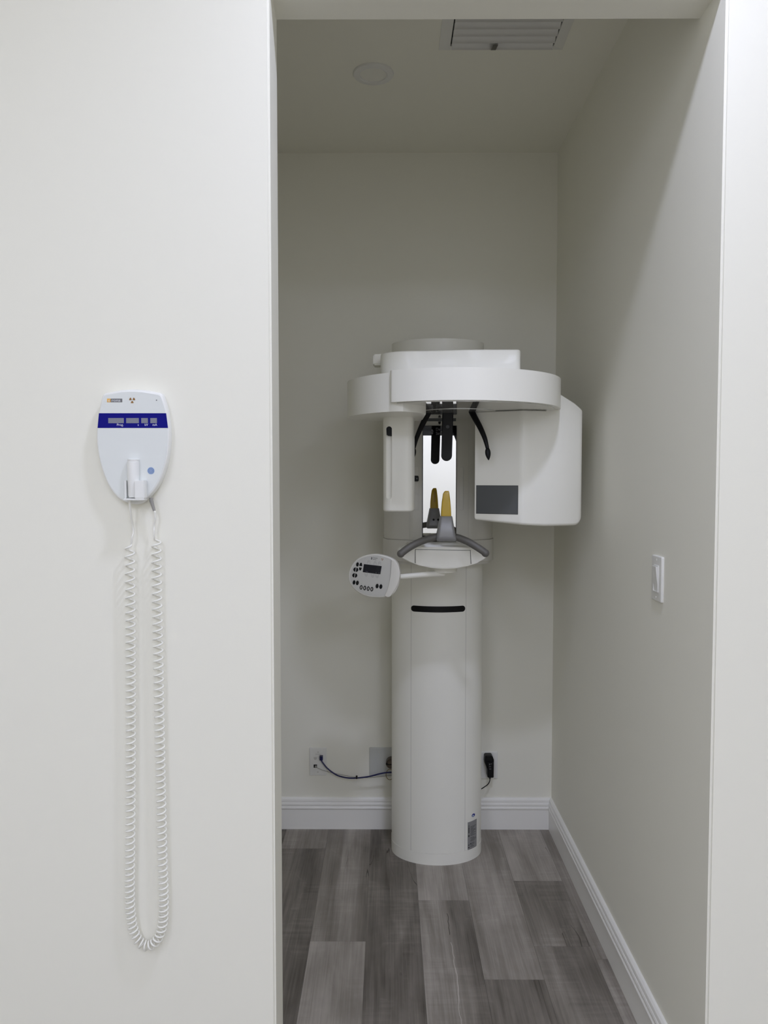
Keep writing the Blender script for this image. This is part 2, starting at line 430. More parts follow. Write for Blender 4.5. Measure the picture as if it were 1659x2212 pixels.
# dark finger slot
a = onY(888, 1315, 2.86); b = onY(1005, 1315, 2.86)
z1 = onY(946, 1310, 2.84).z; z0 = onY(946, 1323, 2.84).z
slot = rrect(a.x, b.x, z0, z1, (z1-z0)*.48, 8)
bm = new(); patch(bm, slot, 0, .0012); finish('finger_slot', bm, M['black'], mac)
# rating label, seal
def label_px(px, py): return onY(px, py, 2.905)
A = label_px(1008.3, 1768); B = label_px(1029.8, 1762); Cc = label_px(1008.3, 1842)
lx0, lx1 = A.x, B.x; lz1 = (A.z+B.z)/2-.006; lz0 = label_px(1019, 1838).z
bm = new(); patch(bm, [(lx0, lz0), (lx1, lz0), (lx1, lz1), (lx0, lz1)], 0, .0006)
lab = finish('rating_label', bm, M['label'], mac); lab['label'] = 'small grey rating label'
bm = new(); lw = lx1-lx0; lh = lz1-lz0
def lr(u0, u1, v0, v1): patch(bm, [(lx0+u0*lw, lz0+v0*lh), (lx0+u1*lw, lz0+v0*lh), (lx0+u1*lw, lz0+v1*lh), (lx0+u0*lw, lz0+v1*lh)], 0, .0009)
for v0, v1, u0, u1 in ((.03, .16, .08, .12), (.03, .16, .90, .94)): lr(u0, u1, v0, v1)
lr(.08, .94, .03, .04); lr(.08, .94, .15, .16)
for v in (.065, .09, .115): lr(.22, random.uniform(.6, .8), v, v+.008)
for i in range(20):
    v = .22+i*.034
    if v > .86: break
    if i in (4, 9): continue
    lr(.28+random.uniform(0, .06), random.uniform(.6, .92), v, v+.010)
lr(.27, .38, .305, .335); lr(.06, .20, .55, .60); lr(.10, .17, .86, .90); lr(.09, .18, .66, .84)
lr(.07, .2, .2, .24); lr(.08, .19, .28, .31)
finish('lettering', bm, M['dark_txt'], lab)
c = label_px(1021.5, 1757); bm = new(); patch(bm, ell(c.x, c.z, .0095, .0085, 20), 0, .0006)
seal = finish('round_seal', bm, M['plate'], mac)
bm = new(); patch(bm, ell(c.x, c.z, .0068, .0062, 20), 0, .0009); r_ = finish('seal_ring', bm, M['blue_face'], seal)
bm = new(); patch(bm, ell(c.x-.001, c.z-.001, .0036, .0034, 14), 0, .0012); finish('seal_mark', bm, M['pale_blue'], seal)

# carriage: slides on the column
FX0, FX1, CF = .085, .318, 2.80        # flat zone of the front and its distance
def carr(e=0):
    l = [(-.013-e, 3.05), (-.013-e, 2.93), (-.008-e, 2.885-e), (.006-e, 2.853-e), (.030, 2.830-e), (FX0, 2.803-e), (FX0+.012, CF-e)]
    r = [(FX1-.012, CF-e), (FX1, 2.803-e), (.362, 2.830-e), (.386+e, 2.853-e), (.400+e, 2.885-e), (.405+e, 2.93), (.405+e, 3.05)]
    return l+r
zs = onY(946, 1166, 2.82).z; zb = onY(1040, 1214, 2.90).z
bm = new(); prism(bm, carr(), zs+.0004, 1.90, bt=.006)
finish('carriage', bm, M['shell_shaded_grey'], mac)
bm = new(); prism(bm, carr(.0035), zb, zs-.0004, bt=.0015, bb=.012)
finish('carriage_skirt', bm, M['shell_shaded_grey'], mac)
for px, z0, z1 in ((885.5, zs, 1.66), (1012, zs, 1.66)):
    X = onY(px, 1100, CF).x
    Yj = CF if FX0 < X < FX1 else CF+.004
    bm = new(); box(bm, X-.0006, X+.0006, Yj-.0006, Yj+.01, z0, z1); finish('panel_joint', bm, M['seam'], mac)
# mirror with black surround, brand strip, light window
def fr(px0, px1, py0, py1, Y=CF): a = onY(px0, py0, Y); b = onY(px1, py1, Y); return a.x, b.x, b.z, a.z
x0, x1, z0, z1 = fr(912.6, 985.4, 919.5, 1172)
bm = new(); box(bm, x0, x1, CF-.0035, CF+.004, z0, z1, .0008)
mf = finish('mirror_surround', bm, M['black'], mac)
bm = new(); zt = onY(946, 941, CF).z; zm = onY(946, 1157, CF).z
box(bm, x0+.0024, x1-.0024, CF-.0045, CF-.003, zm, zt); finish('mirror', bm, M['mirror'], mac)['label'] = 'narrow upright mirror'
bm = new(); box(bm, x0+.001, x1-.001, CF-.0045, CF-.003, zt+.0006, z1-.001)
bs = finish('brand_strip', bm, M['blackg'], mac)
wm = wallM(CF-.0046)
bm = new(); p1 = onY(941, 930.5, CF); p2 = onY(941, 939.3, CF)
text(bm, 'Dentsply', .0155, Matrix.Translation((p1.x, 0, p1.z)) @ wm, sx=.95)
text(bm, 'Sirona', .0155, Matrix.Translation((p2.x, 0, p2.z)) @ wm, sx=.95)
finish('lettering', bm, M['grey_txt'], bs)
def logo(bm, cx, cz, s, mx):
    """two stacked leaf halves"""
    up = [(-.5, .15), (-.42, .75), (-.1, 1.0), (.25, .8), (.5, .15), (.45, -.2), (.2, .05), (-.1, .18)]
    dn = [(-.5, -.05), (-.15, -.02), (.15, -.15), (.40, -.40), (.35, -.80), (0, -1.0), (-.45, -.95)]
    for q in (up, dn): prism(bm, [(cx+x*s*.85, cz+z*s) for x, z in q], 0, .0002, mx=mx)
p = onY(933.5, 933, CF); bm = new(); logo(bm, p.x, p.z, .0095, wm); finish('logo_mark', bm, M['grey_txt'], bs)
x0b, x1b, z0b, z1b = fr(913, 985, 903, 910)
bm = new(); box(bm, x0b, x1b, CF-.001, CF+.003, z0b, z1b); finish('light_window', bm, M['screen'], mac)
x0b, x1b, z0b, z1b = fr(946.5, 952, 911, 917)
bm = new(); prism(bm, [(x0b, z1b), (x0b+.001, z0b+.003), ((x0b+x1b)/2, z0b), (x1b-.001, z0b+.003), (x1b, z1b)], 0, .006, bt=.001, mx=wallM(CF)); finish('positioning_pin', bm, M['black'], mac)
x0b, x1b, z0b, z1b = fr(913, 984, 1176, 1181.5, 2.72)
# buttons and slots beside the mirror
for py0, py1 in ((1008.5, 1028), (1043, 1065), (1069, 1102)):
    x0, x1, z0, z1 = fr(895.5, 904, py0, py1)
    bm = new(); prism(bm, rrect(x0, x1, z0, z1, .003), -.002, .0008, bt=.0005, mx=wallM(CF)); finish('side_button', bm, M['shell_shaded_grey'], mac)
    bm = new(); prism(bm, rrect(x0-.0008, x1+.0008, z0-.0008, z1+.0008, .0035), -.002, .0003, mx=wallM(CF)); finish('button_gap', bm, M['seam'], mac)
x0, x1, z0, z1 = fr(893, 904.5, 1027.5, 1040)
bm = new(); prism(bm, rrect(x0, x1, z0, z1, .005), -.002, .003, bt=.0012, mx=wallM(CF)); kb = finish('black_button', bm, M['black'], mac)
cx, cz = x0*.35+x1*.65, (z0+z1)/2
bm = new(); prism(bm, ell(cx, cz, .0022, .0022, 12), .003, .0036, mx=wallM(CF)); finish('button_dot', bm, M['grey_txt'], kb)
x0, x1, z0, z1 = fr(993, 1001, 1009, 1102)
bm = new(); prism(bm, rrect(x0-.0008, x1+.0008, z0-.0008, z1+.0008, .006), -.002, .0005, mx=wallM(CF)); sg = finish('slot_rim', bm, M['seam'], mac)
bm = new(); prism(bm, rrect(x0, x1-.002, z0, z1, .0055), -.002, .0010, bt=.0003, mx=wallM(CF)); finish('slot_cover', bm, M['shell_shaded_grey'], sg)

# upper arm reaching forward above the rotating unit
x0 = onY(822, 780, 2.33).x; x1 = onY(1124.5, 780, 2.31).x
poly = [(x0, 2.95)]+[(x0+.11-.11*math.cos(t), 2.39-.07*math.sin(t)) for t in [PI/2*k/12 for k in range(13)]]
nb = 12
for k in range(1, nb):
    u = k/nb; X = x0+.11+(x1-.016-x0-.11)*u; poly.append((X, 2.32-.022*math.sin(PI/2*min(1, u*1.5))**2))
ye = poly[-1][1]
poly += [(x1-.016+.016*math.sin(t), ye+.016-.016*math.cos(t)) for t in [PI/2*k/6 for k in range(7)]]+[(x1, 2.95)]
zt = onY(975, 754.5, ye).z
bm = new(); rprism(bm, poly, 1.78, zt, rt=.005); finish('upper_arm', bm, M['shell'], mac)
lx0, lx1, lz0, lz1 = fr(806, 826, 764.5, 788.5, 2.46)
bm = new(); box(bm, lx0, lx1, 2.46, 2.52, lz0, lz1, .004); finish('side_lug', bm, M['shell'], mac)

def fillet(poly, i, r, n=4):
    P = Vector(poly[i]); a = (Vector(poly[i-1])-P).normalized()*r+P; b = (Vector(poly[(i+1) % len(poly)])-P).normalized()*r+P
    return poly[:i]+[tuple(a.lerp(P, t).lerp(P.lerp(b, t), t)) for t in [k/n for k in range(n+1)]]+poly[i+1:]
# rotating unit: big ring cover, left arm block, right arm block
RC, RR = (.208, 2.445), .338
def arc(r, a0, a1, n, c=RC): return [(c[0]+r*math.cos(math.radians(a0+(a1-a0)*k/n)), c[1]+r*math.sin(math.radians(a0+(a1-a0)*k/n))) for k in range(n+1)]
bm = new(); prism(bm, fillet(arc(RR, -126, 128, 72), 0, .007), 1.697, 1.787, bt=.006, bb=.010, seg=4)
finish('ring_cover', bm, M['shell'], mac)
bm = new(); prism(bm, arc(RR-.016, -122, 124, 60)+[(-.06, 2.62), (-.06, 2.27)], 1.6945, 1.7035, bb=.002)
finish('ring_underside', bm, M['shell_gloss'], mac)['label'] = 'polished reflecting underside'
bm = new(); prism(bm, ell(RC[0]+.02, 2.47, .125, .125, 48), 1.6932, 1.6955, bb=.001); finish('bearing_disc', bm, M['shell_gloss'], mac)
bm = new(); prism(bm, [(RC[0]+(RR-.002-.012*max(0, (a-190)/44)**1)*math.cos(math.radians(a)), RC[1]+(RR-.002-.012*max(0, (a-190)/44))*math.sin(math.radians(a))) for a in [163+71*k/24 for k in range(25)]]+[(.045, 2.180), (.085, 2.222), (.100, 2.243), (.115, 2.275), (.115, 2.56)], 1.672, 1.783, bt=.006, bb=.012, seg=4)
lb = finish('left_arm_block', bm, M['shell'], mac)
X = onY(892, 885, 2.228).x
bm = new(); box(bm, X-.0008, X+.0008, 2.2238, 2.26, 1.676, 1.694); finish('panel_joint', bm, M['dseam'], lb)
bm = new(); prism(bm, [(.36, 2.45), (.53, 2.45), (.53, 2.66), (.36, 2.66)], 1.668, 1.697, bb=.004)
finish('right_arm_block', bm, M['shell'], mac)
# sensor head
def rot2(p, c, a): return (c[0]+(p[0]-c[0])*math.cos(a)-(p[1]-c[1])*math.sin(a), c[1]+(p[0]-c[0])*math.sin(a)+(p[1]-c[1])*math.cos(a))
sx0 = onY(829, 1000, 2.41).x; sx1 = onY(894.5, 1000, 2.41).x
sp = rrect(sx0, sx1, 2.385, 2.49, .026, 8)
sp = [rot2(p, ((sx0+sx1)/2, 2.43), math.radians(-6)) for p in sp]
bm = new(); rprism(bm, sp, onY(880, 1105, 2.40).z, 1.69, rb=.007)
sen = finish('sensor_head', bm, M['shell'], mac)
a = onY(834.5, 921, 2.39); b = onY(846.5, 1078, 2.39)
hw = (b.x-a.x)/2
capsule = rrect(a.x, b.x, b.z, a.z, hw*.98, 10)
cb = new(); prism(cb, capsule, -2.396-.05, -2.30, mx=frame(Vector((0, 0, 0)), Vector((1, 0, 0)), Vector((0, 0, 1))))
cutter_tilt = Matrix.Translation(((sx0+sx1)/2, 2.43, 0)) @ Matrix.Rotation(math.radians(-6), 4, 'Z') @ Matrix.Translation((-(sx0+sx1)/2, -2.43, 0))
cb.free()
cb = new(); prism(cb, capsule, -2.399, -2.30, mx=frame(Vector((0, 0, 0)), Vector((1, 0, 0)), Vector((0, 0, 1))))
cut(sen, cb)
zc = onY(840, 942, 2.39).z
bm = new(); top = [p for p in capsule if p[1] > a.z-hw]
prism(bm, top+[(a.x+.0015, zc+.004), (a.x+.006, zc+.001), (b.x, zc)], -2.401, -2.392, mx=frame(Vector((0, 0, 0)), Vector((1, 0, 0)), Vector((0, 0, 1))))
finish('slot_knob', bm, M['black'], sen)['label'] = 'black knob at the top of the slot'

# x-ray tube head on the right
tb = new()
q0 = onY(1026, 1000, 2.455).x; q1 = onY(1130, 1000, 2.39).x; q2 = onY(1257, 1000, 2.455).x
TY0, TY1 = 2.455, 2.395
tm = q1-.014
ty = lambda x: TY0+(TY1-TY0)*(x-q0)/(tm-q0)
tp = [(q0, TY0), (tm, TY1), (q1-.006, 2.390), (q1+.004, 2.389), (q1+.02, 2.393), (.50, 2.404), (.545, 2.414), (q2-.030, 2.434), (q2-.022, 2.438), (q2-.014, 2.442), (q2-.007, 2.446), (q2-.002, 2.451), (q2, 2.458), (q2, 2.72), (q0+.045, 2.74), (q0+.032, 2.70)]
zbot = onY(1180, 1137, 2.40).z
rprism(tb, tp, zbot, 1.752, rt=.005, rb=.010)
for v in tb.verts:
    if v.co.z > 1.66:
        k = 1.694 if v.co.x < .50 else min(1.752, 1.694+(v.co.x-.50)*1.2)
        if v.co.x > .55: k = 1.752-(v.co.x-.55)*.70
        v.co.z += k-1.752
    if v.co.z < 1.42:
        v.co.z += max(0, (.48-v.co.x))*.085
        u = v.co.x-(q2-.028)
        if u > 0: v.co.z += .028-math.sqrt(max(0, .028**2-u*u))
th = finish('tube_head', tb, M['shell'], mac)
dd = Vector((tm-q0, TY1-TY0, 0)).normalized(); nn = Vector((dd.y, -dd.x, 0))
p0 = Vector((q0, TY0, 0))
fm = frame(p0, dd, Vector((0, 0, 1)))
def onface(px, py):
    p = onP(px, py, p0, nn); return ((p-p0).dot(dd), p.z)
c4 = [onface(1028.5, 1110.5), onface(1119, 1110.5), onface(1119, 1048.5), onface(1028.5, 1048.5)]
u0, u1 = c4[0][0], c4[1][0]; v0, v1 = (c4[0][1]+c4[1][1])/2, (c4[2][1]+c4[3][1])/2
bm = new(); prism(bm, [(u0, v0), (u1, v0), (u1, v1), (u0, v1)], -.004, .0006, mx=fm); wf = finish('window_gasket', bm, M['dseam'], th)
g = .0018; bm = new(); prism(bm, [(u0+g, v0+g), (u1-g, v0+g), (u1-g, v1-g), (u0+g, v1-g)], -.004, .0010, mx=fm)
finish('beam_window', bm, M['screen'], wf)['label'] = 'dark grey rectangular beam window'
p = onY(1221, 1092, 2.428); bm = new(); prism(bm, ell(p.x, p.z, .0013, .0013, 10), -.01, .003, mx=wallM(2.430)); finish('pin_hole', bm, M['dseam'], th)

# head supports
fp = new()
pad = [onY(q, r, 2.495) for q, r in ((952.5, 885), (954.0, 960), (953.6, 984))]
xl0, xr0 = onY(955.5, 885, 2.495).x, onY(979.5, 885, 2.495).x
xl1, xr1 = onY(953.2, 984, 2.495).x, onY(976.2, 984, 2.495).x
zt, zc = 1.6955, onY(964, 984.5, 2.495).z; rr = (xr1-xl1)/2; cxp = (xl1+xr1)/2
pp = [(xl0, zt), (xl1, zc)]+[(cxp-rr*math.cos(t), zc-rr*math.sin(t)) for t in [PI*k/12 for k in range(1, 12)]]+[(xr1, zc), (xr0, zt)]
prism(fp, pp, 0, .013, bt=.003, bb=.003, mx=wallM(2.503))
fo = finish('forehead_support', fp, M['black'], mac); fo['label'] = 'flat black forehead support'
p = onY(967, 922, 2.49); bm = new(); prism(bm, ell(p.x, p.z, .0058, .0058, 16), .0125, .0140, bt=.0005, mx=wallM(2.503)); finish('pad_screw', bm, M['blackg'], fo)
def temple(pts, tip):
    P = spline(pts, 6); n = len(P); bm = new()
    tube(bm, P, [.0105-.0048*(i/(n-1))**1.5 for i in range(n)], 14, .75, ref=Vector((0, 1, 0)))
    a, b = P[-1]+(P[-1]-tip).normalized()*.004, tip
    T = [a.lerp(b, k/12) for k in range(13)]
    tube(bm, T, [max(.0012, .0088*math.sin(PI*(k/12)**.85)**.7) if 0 < k < 12 else .0012 for k in range(13)], 14, .6, ref=Vector((0, 1, 0)))
    return finish('temple_support', bm, M['black'], mac, 60)
temple([onY(1016, 882, 2.455), onY(1024, 899, 2.44), onY(1037, 923, 2.41), onY(1047, 946, 2.395), onY(1053, 968, 2.388)], onY(1055.5, 994, 2.384))
temple([onY(930, 882, 2.49), onY(921, 900, 2.50), onY(910, 922, 2.515), onY(900, 946, 2.525), onY(894, 968, 2.53)], onY(892, 992, 2.53))

# chin rest platform with handle bar
n_f = Vector((0, -.055, .10)).normalized()
pt_top = onY(957, 1182, 2.505); pt_bot = onY(957, 1229, 2.517)
dv = (pt_top-pt_bot).normalized(); n_f = Vector((1, 0, 0)).cross(dv).normalized()
if n_f.y > 0: n_f = -n_f
fmx = frame(pt_top, Vector((1, 0, 0)), dv)
def onfp(px, py): p = onP(px, py, pt_top, n_f)-pt_top; return (p.x, p.dot(dv))
lens = [(858.5, 1193), (861, 1200), (870, 1208), (884, 1215.5), (904, 1222), (930, 1227), (957, 1229), (984, 1227), (1010, 1222), (1030, 1215), (1045, 1207.5), (1054, 1199), (1056, 1192), (1050, 1186), (1035, 1182.5), (957, 1181.5), (880, 1182.5), (864, 1187)]
lp = [onfp(*q) for q in lens]
bm = new(); prism(bm, lp, -.035, 0, bt=.0025, bb=.004, mx=fmx)
box(bm, .070, .300, 2.515, 2.86, 1.212, 1.246, .006)
pf = finish('chin_platform', bm, M['shell'], mac)
dp = [(896.5, 1187.5), (1016.5, 1187.5), (1017.5, 1217), (1000, 1221.5), (957, 1225.5), (914, 1221.5), (895.5, 1217)]
dq = [onfp(*q) for q in dp]
bm = new(); prism(bm, dq, -.004, .0005, mx=fmx); dg = finish('drawer_gap', bm, M['dseam'], pf)
c0 = Vector((sum(x for x, _ in dq)/len(dq), sum(y for _, y in dq)/len(dq)))
dq2 = [(c0.x+(x-c0.x)*.984, c0.y+(y-c0.y)*.965) for x, y in dq]
dq2[2:7] = [onfp(1016, 1219.5), onfp(1000, 1223.2), onfp(957, 1227.6), onfp(914, 1223.2), onfp(897, 1219.5)]
bm = new(); prism(bm, dq2, -.003, .0014, bt=.0006, mx=fmx); finish('drawer_front', bm, M['shell'], dg)
x0b, x1b, z0b, z1b = fr(913, 984, 1176.5, 1181, 2.60)
bm = new(); zz = 1.2485; ya = 1640*0; box(bm, .085, .290, 2.55, 2.60, 1.2455, 1.2475, .0004); finish('tray_slot', bm, M['grip'], pf)
# handle bar
hb = spline([onY(866, 1196, 2.440), onY(870, 1192.5, 2.440), onY(884, 1182.5, 2.445), onY(905, 1171.5, 2.460), onY(930, 1162.5, 2.475), onY(957, 1158.5, 2.480), onY(984, 1160.5, 2.475), onY(1008, 1169, 2.460), onY(1029, 1181, 2.445), onY(1044, 1191, 2.440), onY(1048.5, 1195, 2.440)], 6)
bm = new(); n = len(hb); tube(bm, hb, [.0118 if 2 < i < n-3 else .0122 for i in range(n)], 16)
for e in (hb[0], hb[-1]):
    t = bmesh.new(); bmesh.ops.create_uvsphere(t, u_segments=20, v_segments=12, radius=.0128); bmesh.ops.translate(t, verts=t.verts[:], vec=e); merge(bm, t)
finish('handle_bar', bm, M['grip'], mac, 50)['label'] = 'bowed dark grey handle bar'
# chin support and yellow bite block
def rr3(px0, px1, py, Y, dep, r=.005):
    Y += .04; a = onY(px0, py, Y); b = onY(px1, py, Y)
    return [(p[0], p[1], a.z) for p in rrect(a.x, b.x, Y, Y+dep, r, 4)]
bm = new()
loft(bm, [rr3(944.5, 984.5, 1169.5, 2.425, .045, .006), rr3(942.5, 986.5, 1166, 2.415, .058, .01), rr3(943.5, 985.5, 1159, 2.412, .060, .012), rr3(947.5, 981.5, 1138, 2.418, .045, .010), rr3(951, 978, 1118, 2.424, .032, .008), rr3(952.0, 977.0, 1115.3, 2.427, .028, .006)])
cs = finish('chin_support', bm, M['grey_sat'], mac, 50)
for px in (960, 972):
    p = onY(px, 1144, 2.50); bm = new(); prism(bm, ell(p.x, p.z, .0042, .0042, 14), -.003, .012, mx=wallM(2.508)); finish('fixing_hole', bm, M['black'], cs)
bm = new()
loft(bm, [rr3(953.2, 974.8, 1115.6, 2.430, .022, .004), rr3(953.0, 975.0, 1112, 2.430, .022, .004), rr3(953.6, 974.2, 1098, 2.431, .020, .004), rr3(955, 973, 1082, 2.432, .017, .004), rr3(957.2, 971.2, 1067, 2.433, .014, .003), rr3(959.5, 970.2, 1062.5, 2.434, .011, .003), rr3(962, 969.2, 1060.4, 2.435, .008, .002)])
bb_ = finish('bite_block', bm, M['yellow'], mac, 50); bb_['label'] = 'yellow tapered bite block'
a = onY(964.5, 1068, 2.49); b = onY(965, 1098, 2.49)
bm = new(); box(bm, a.x-.0008, a.x+.0008, 2.484, 2.4925, b.z, a.z); finish('slit', bm, M['brown'], bb_)

# control panel on its swivel arm
pc = onY(803, 1245, 2.44)
n_p = Vector((-.16, -1, .06)).normalized()
uu = onP(840, 1249.6, pc, n_p)-onP(770, 1240.6, pc, n_p); uu.normalize(); vv = n_p.cross(uu)
pmx = frame(pc, uu, vv)
def onpp(px, py): p = onP(px, py, pc, n_p)-pc; return (p.dot(uu), p.dot(vv))
def c9(x, y): return onpp(740+x*.0844, 1180+y*.0844)
outl = [(145, 740), (160, 900), (210, 1000), (300, 1110), (420, 1200), (560, 1270), (700, 1305), (850, 1318), (1000, 1315), (1120, 1300), (1230, 1275), (1330, 1190), (1410, 1040), (1455, 880), (1468, 720), (1455, 580), (1415, 450), (1340, 350), (1230, 285), (1090, 235), (950, 205), (820, 195), (680, 208), (540, 245), (420, 300), (330, 365), (250, 460), (185, 580)]
op = [c9(*q) for q in outl][::-1]
op = closed(op, 3)
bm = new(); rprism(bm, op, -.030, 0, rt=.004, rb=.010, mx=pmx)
pan = finish('control_panel', bm, M['shell_shaded_grey'], mac); pan['label'] = 'round white control panel with dark keys'  # housing coloured greyer to stand in for shade on the panel
co = c9(800, 750)
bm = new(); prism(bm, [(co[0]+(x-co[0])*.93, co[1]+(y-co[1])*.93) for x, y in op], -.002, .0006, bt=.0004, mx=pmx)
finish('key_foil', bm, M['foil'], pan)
cr = [(1250, 375), (1270, 352), (1320, 355), (1375, 400), (1425, 480), (1462, 600), (1470, 740), (1440, 900), (1380, 1050), (1300, 1180), (1235, 1270), (1180, 1303), (1120, 1290), (1086, 1255), (1130, 1150), (1175, 1020), (1205, 880), (1228, 740), (1243, 560)]
bm = new(); rprism(bm, closed([c9(*q) for q in cr][::-1], 4), -.010, .005, rt=.0020, mx=pmx); finish('side_cap', bm, M['shell_shaded_grey'], pan)  # cap takes the same grey with shade in its colour
bm = new(); prism(bm, [c9(*q) for q in ((518, 660), (968, 718), (1003, 508), (548, 455))], -.002, .0013, mx=pmx)
lcd = finish('display_screen', bm, M['lcd'], pan)
def inpl(s, x, y, size, parent, m, h=.0016, up=True):
    bm = new(); p = c9(x, y); text(bm, s, size, pmx @ Matrix.Translation((p[0], p[1], h))); finish('lettering', bm, M[m], parent)
inpl('Prog.', 595, 655, .0040, lcd, 'grey_txt', .0014); inpl('kV', 845, 683, .0036, lcd, 'grey_txt', .0014); inpl('mA', 915, 692, .0036, lcd, 'grey_txt', .0014)
inpl('Dentsply', 780, 303, .0042, pan, 'dark_txt', .0008); inpl('Sirona', 778, 343, .0042, pan, 'dark_txt', .0008)
bm = new(); p = c9(748, 308); logo(bm, p[0], p[1], .0042, pmx @ Matrix.Translation((0, 0, .0007))); finish('logo_mark', bm, M['dark_txt'], pan)
def trefoil(bm, cx, cy, r, mx, h0, h1, flip=0):
    for k in range(3):
        a = 90+120*k+flip
        pts = ell(cx, cy, r*.28, r*.28, 6, 0, a-30, a+30)+ell(cx, cy, r, r, 8, 0, a-30, a+30)[::-1]
        prism(bm, pts, h0, h1, mx=mx)
bm = new(); p = c9(1018, 335); trefoil(bm, p[0], p[1], .0036, pmx, -.001, .0009, 180); finish('radiation_symbol', bm, M['brown'], pan)
def key(pts, hollow=False):
    bm = new(); prism(bm, pts, -.002, .0014, bt=.0004, mx=pmx); return finish('key', bm, M['black'], pan)
def kell(x, y, rx, ry, a0=0, a1=360, dx=0, dy=0, n=24):
    t = math.radians(8)
    out = []
    for k in range(n if a1-a0 >= 360 else n+1):
        a = math.radians(a0+(a1-a0)*k/n); ex, ey = rx*math.cos(a), ry*math.sin(a)
        out.append(c9(x+ex*math.cos(t)-ey*math.sin(t)+dx, y+ex*math.sin(t)+ey*math.cos(t)+dy))
    return out[::-1]
for x, y, rx, ry in ((383, 465, 35, 57), (295, 925, 36, 57), (380, 937, 38, 59), (885, 1018, 39, 60), (980, 1032, 40, 60)): key(kell(x, y, rx, ry))
key(kell(463, 520, 38, 102, 188, 352)); key(kell(463, 520, 38, 102, 14, 166))
for x, y in ((341, 598), (314, 745)):
    key(kell(x, y, 64, 58, 97, 263)); key(kell(x, y, 64, 58, -83, 83))
for x, y in ((477, 1052), (568, 1068), (658, 1083), (750, 1098)):
    k = key(kell(x, y, 36, 59)); bm = new(); prism(bm, kell(x, y, 11, 34), 0, .0019, mx=pmx); finish('key_mark', bm, M['shell_shaded_grey'], k)
for x, y, s in ((668, 400, 1), (832, 425, 1), (945, 437, 1), (603, 730, -1), (770, 757, -1), (883, 770, -1)):
    bm = new()
    o_ = [(x-33, y+45*s), (x-30, y), (x-14, y-32*s), (x+3, y-42*s), (x+20, y-28*s), (x+33, y+5*s), (x+35, y+50*s)]
    for A_, B_ in zip(o_, o_[1:]):
        a = c9(*A_); b = c9(*B_); tube(bm, [pmx @ Vector((a[0], a[1], .0006)), pmx @ Vector((b[0], b[1], .0006))], .00035, 4)
    a = c9(x, y); prism(bm, ell(a[0], a[1], .0011, .0011, 8), 0, .0009, mx=pmx); finish('soft_key', bm, M['key_line'], pan)
for x, y in ((390, 383), (575, 312), (300, 850), (398, 860), (490, 968), (578, 985), (670, 997), (762, 1015), (895, 932), (990, 947)):
    bm = new(); a = c9(x, y); prism(bm, ell(a[0], a[1], .0006, .0012, 8), 0, .0009, mx=pmx); finish('key_lamp', bm, M['key_line'], pan)
a0 = onY(850, 1247, 2.47); a1 = onY(957, 1238, 2.585)
bm = new(); tube(bm, [a0, a0.lerp(a1, .5), a1], [.0082, .0092, .0115], 16, ref=Vector((0, 0, 1))); finish('swivel_arm', bm, M['shell'], mac, 50)
bm = new(); p = onY(958, 1235, 2.555); prism(bm, ell(p.x, 2.60, .050, .046, 40), p.z-.004, 1.214, bb=.006); finish('swivel_hub', bm, M['shell'], mac)

# ------------------------------------------------------------------ wall display unit on the front wall
ux = onY(290, 960, 1.57)
UY0, UF = YF, 1.577
wu = thing('wall_display_unit', 'oval white wall unit with blue display band, mounted on the front wall', 'wall unit', (ux.x, YF, ux.z))
def c4_(x, y, Y=UF): p = onY(180+x*.1808, 820+y*.1808, Y); return (p.x, p.z)
uo = [(240, 186), (330, 158), (450, 135), (580, 126), (720, 135), (840, 155), (925, 180), (965, 280), (995, 400), (1015, 560), (1019, 700), (1002, 900), (965, 1060), (900, 1230), (800, 1370), (690, 1462), (600, 1475), (480, 1445), (390, 1380), (300, 1255), (230, 1080), (190, 930), (165, 760), (163, 620), (175, 480), (200, 330)]
up = closed([c4_(*q) for q in uo][::-1], 3)
ucx, ucz = c4_(592, 760)
bm = new()
def sc_(k, dx=0): return [(ucx+(x-ucx)*k+dx, ucz+(z-ucz)*k) for x, z in up]
m0 = wallM(0)
rings = [(1.005, -YF), (1.022, -1.593), (1.022, -1.586), (1.014, -1.5805), (1.0, -1.5778), (.985, -UF)]
loft(bm, [[m0 @ Vector((x, z, h)) for x, z in sc_(k)] for k, h in rings])
hs = finish('housing', bm, M['unit'], wu, 40)
bm = new(); prism(bm, sc_(.972), 0, .0006, mx=wallM(UF)); ff = finish('face_foil', bm, M['unit_face'], wu)
def upr(x0, x1, y0, y1, h0, h1, m, name, parent, bt=0):
    a = c4_(x0, y0); b = c4_(x1, y1); bm = new(); prism(bm, [(a[0], b[1]), (b[0], b[1]), (b[0], a[1]), (a[0], a[1])], h0, h1, bt=bt, mx=wallM(UF)); return finish(name, bm, M[m], parent)
bq = [c4_(*q) for q in ((172, 578), (1012, 578), (990, 402), (188, 402))]
bm = new(); prism(bm, bq, 0, .0010, mx=wallM(UF)); band = finish('display_band', bm, M['blue_face'], wu); band['label'] = 'deep blue display band'
for x0, x1 in ((300, 486), (514, 666), (694, 774), (802, 882)): upr(x0, x1, 460, 521, 0, .0014, 'win_grey', 'display_window', band)
def utext(s, x, y, size, m, parent, al='RIGHT', sx=1, h=.0011):
    a = c4_(x, y); bm = new(); text(bm, s, size, wallM(UF-h) @ Matrix.Translation((a[0], a[1], 0)), align=al, sx=sx); return finish('lettering', bm, M[m], parent)
for s, x in (('Prog.', 484), ('s', 666), ('kV', 776), ('mA', 884)): utext(s, x, 553, .0068, 'white_txt', band)
upr(286, 328, 228, 270, 0, .0010, 'orange', 'logo_block', wu); upr(328, 467, 228, 270, 0, .0010, 'logo_grey', 'logo_block', wu)
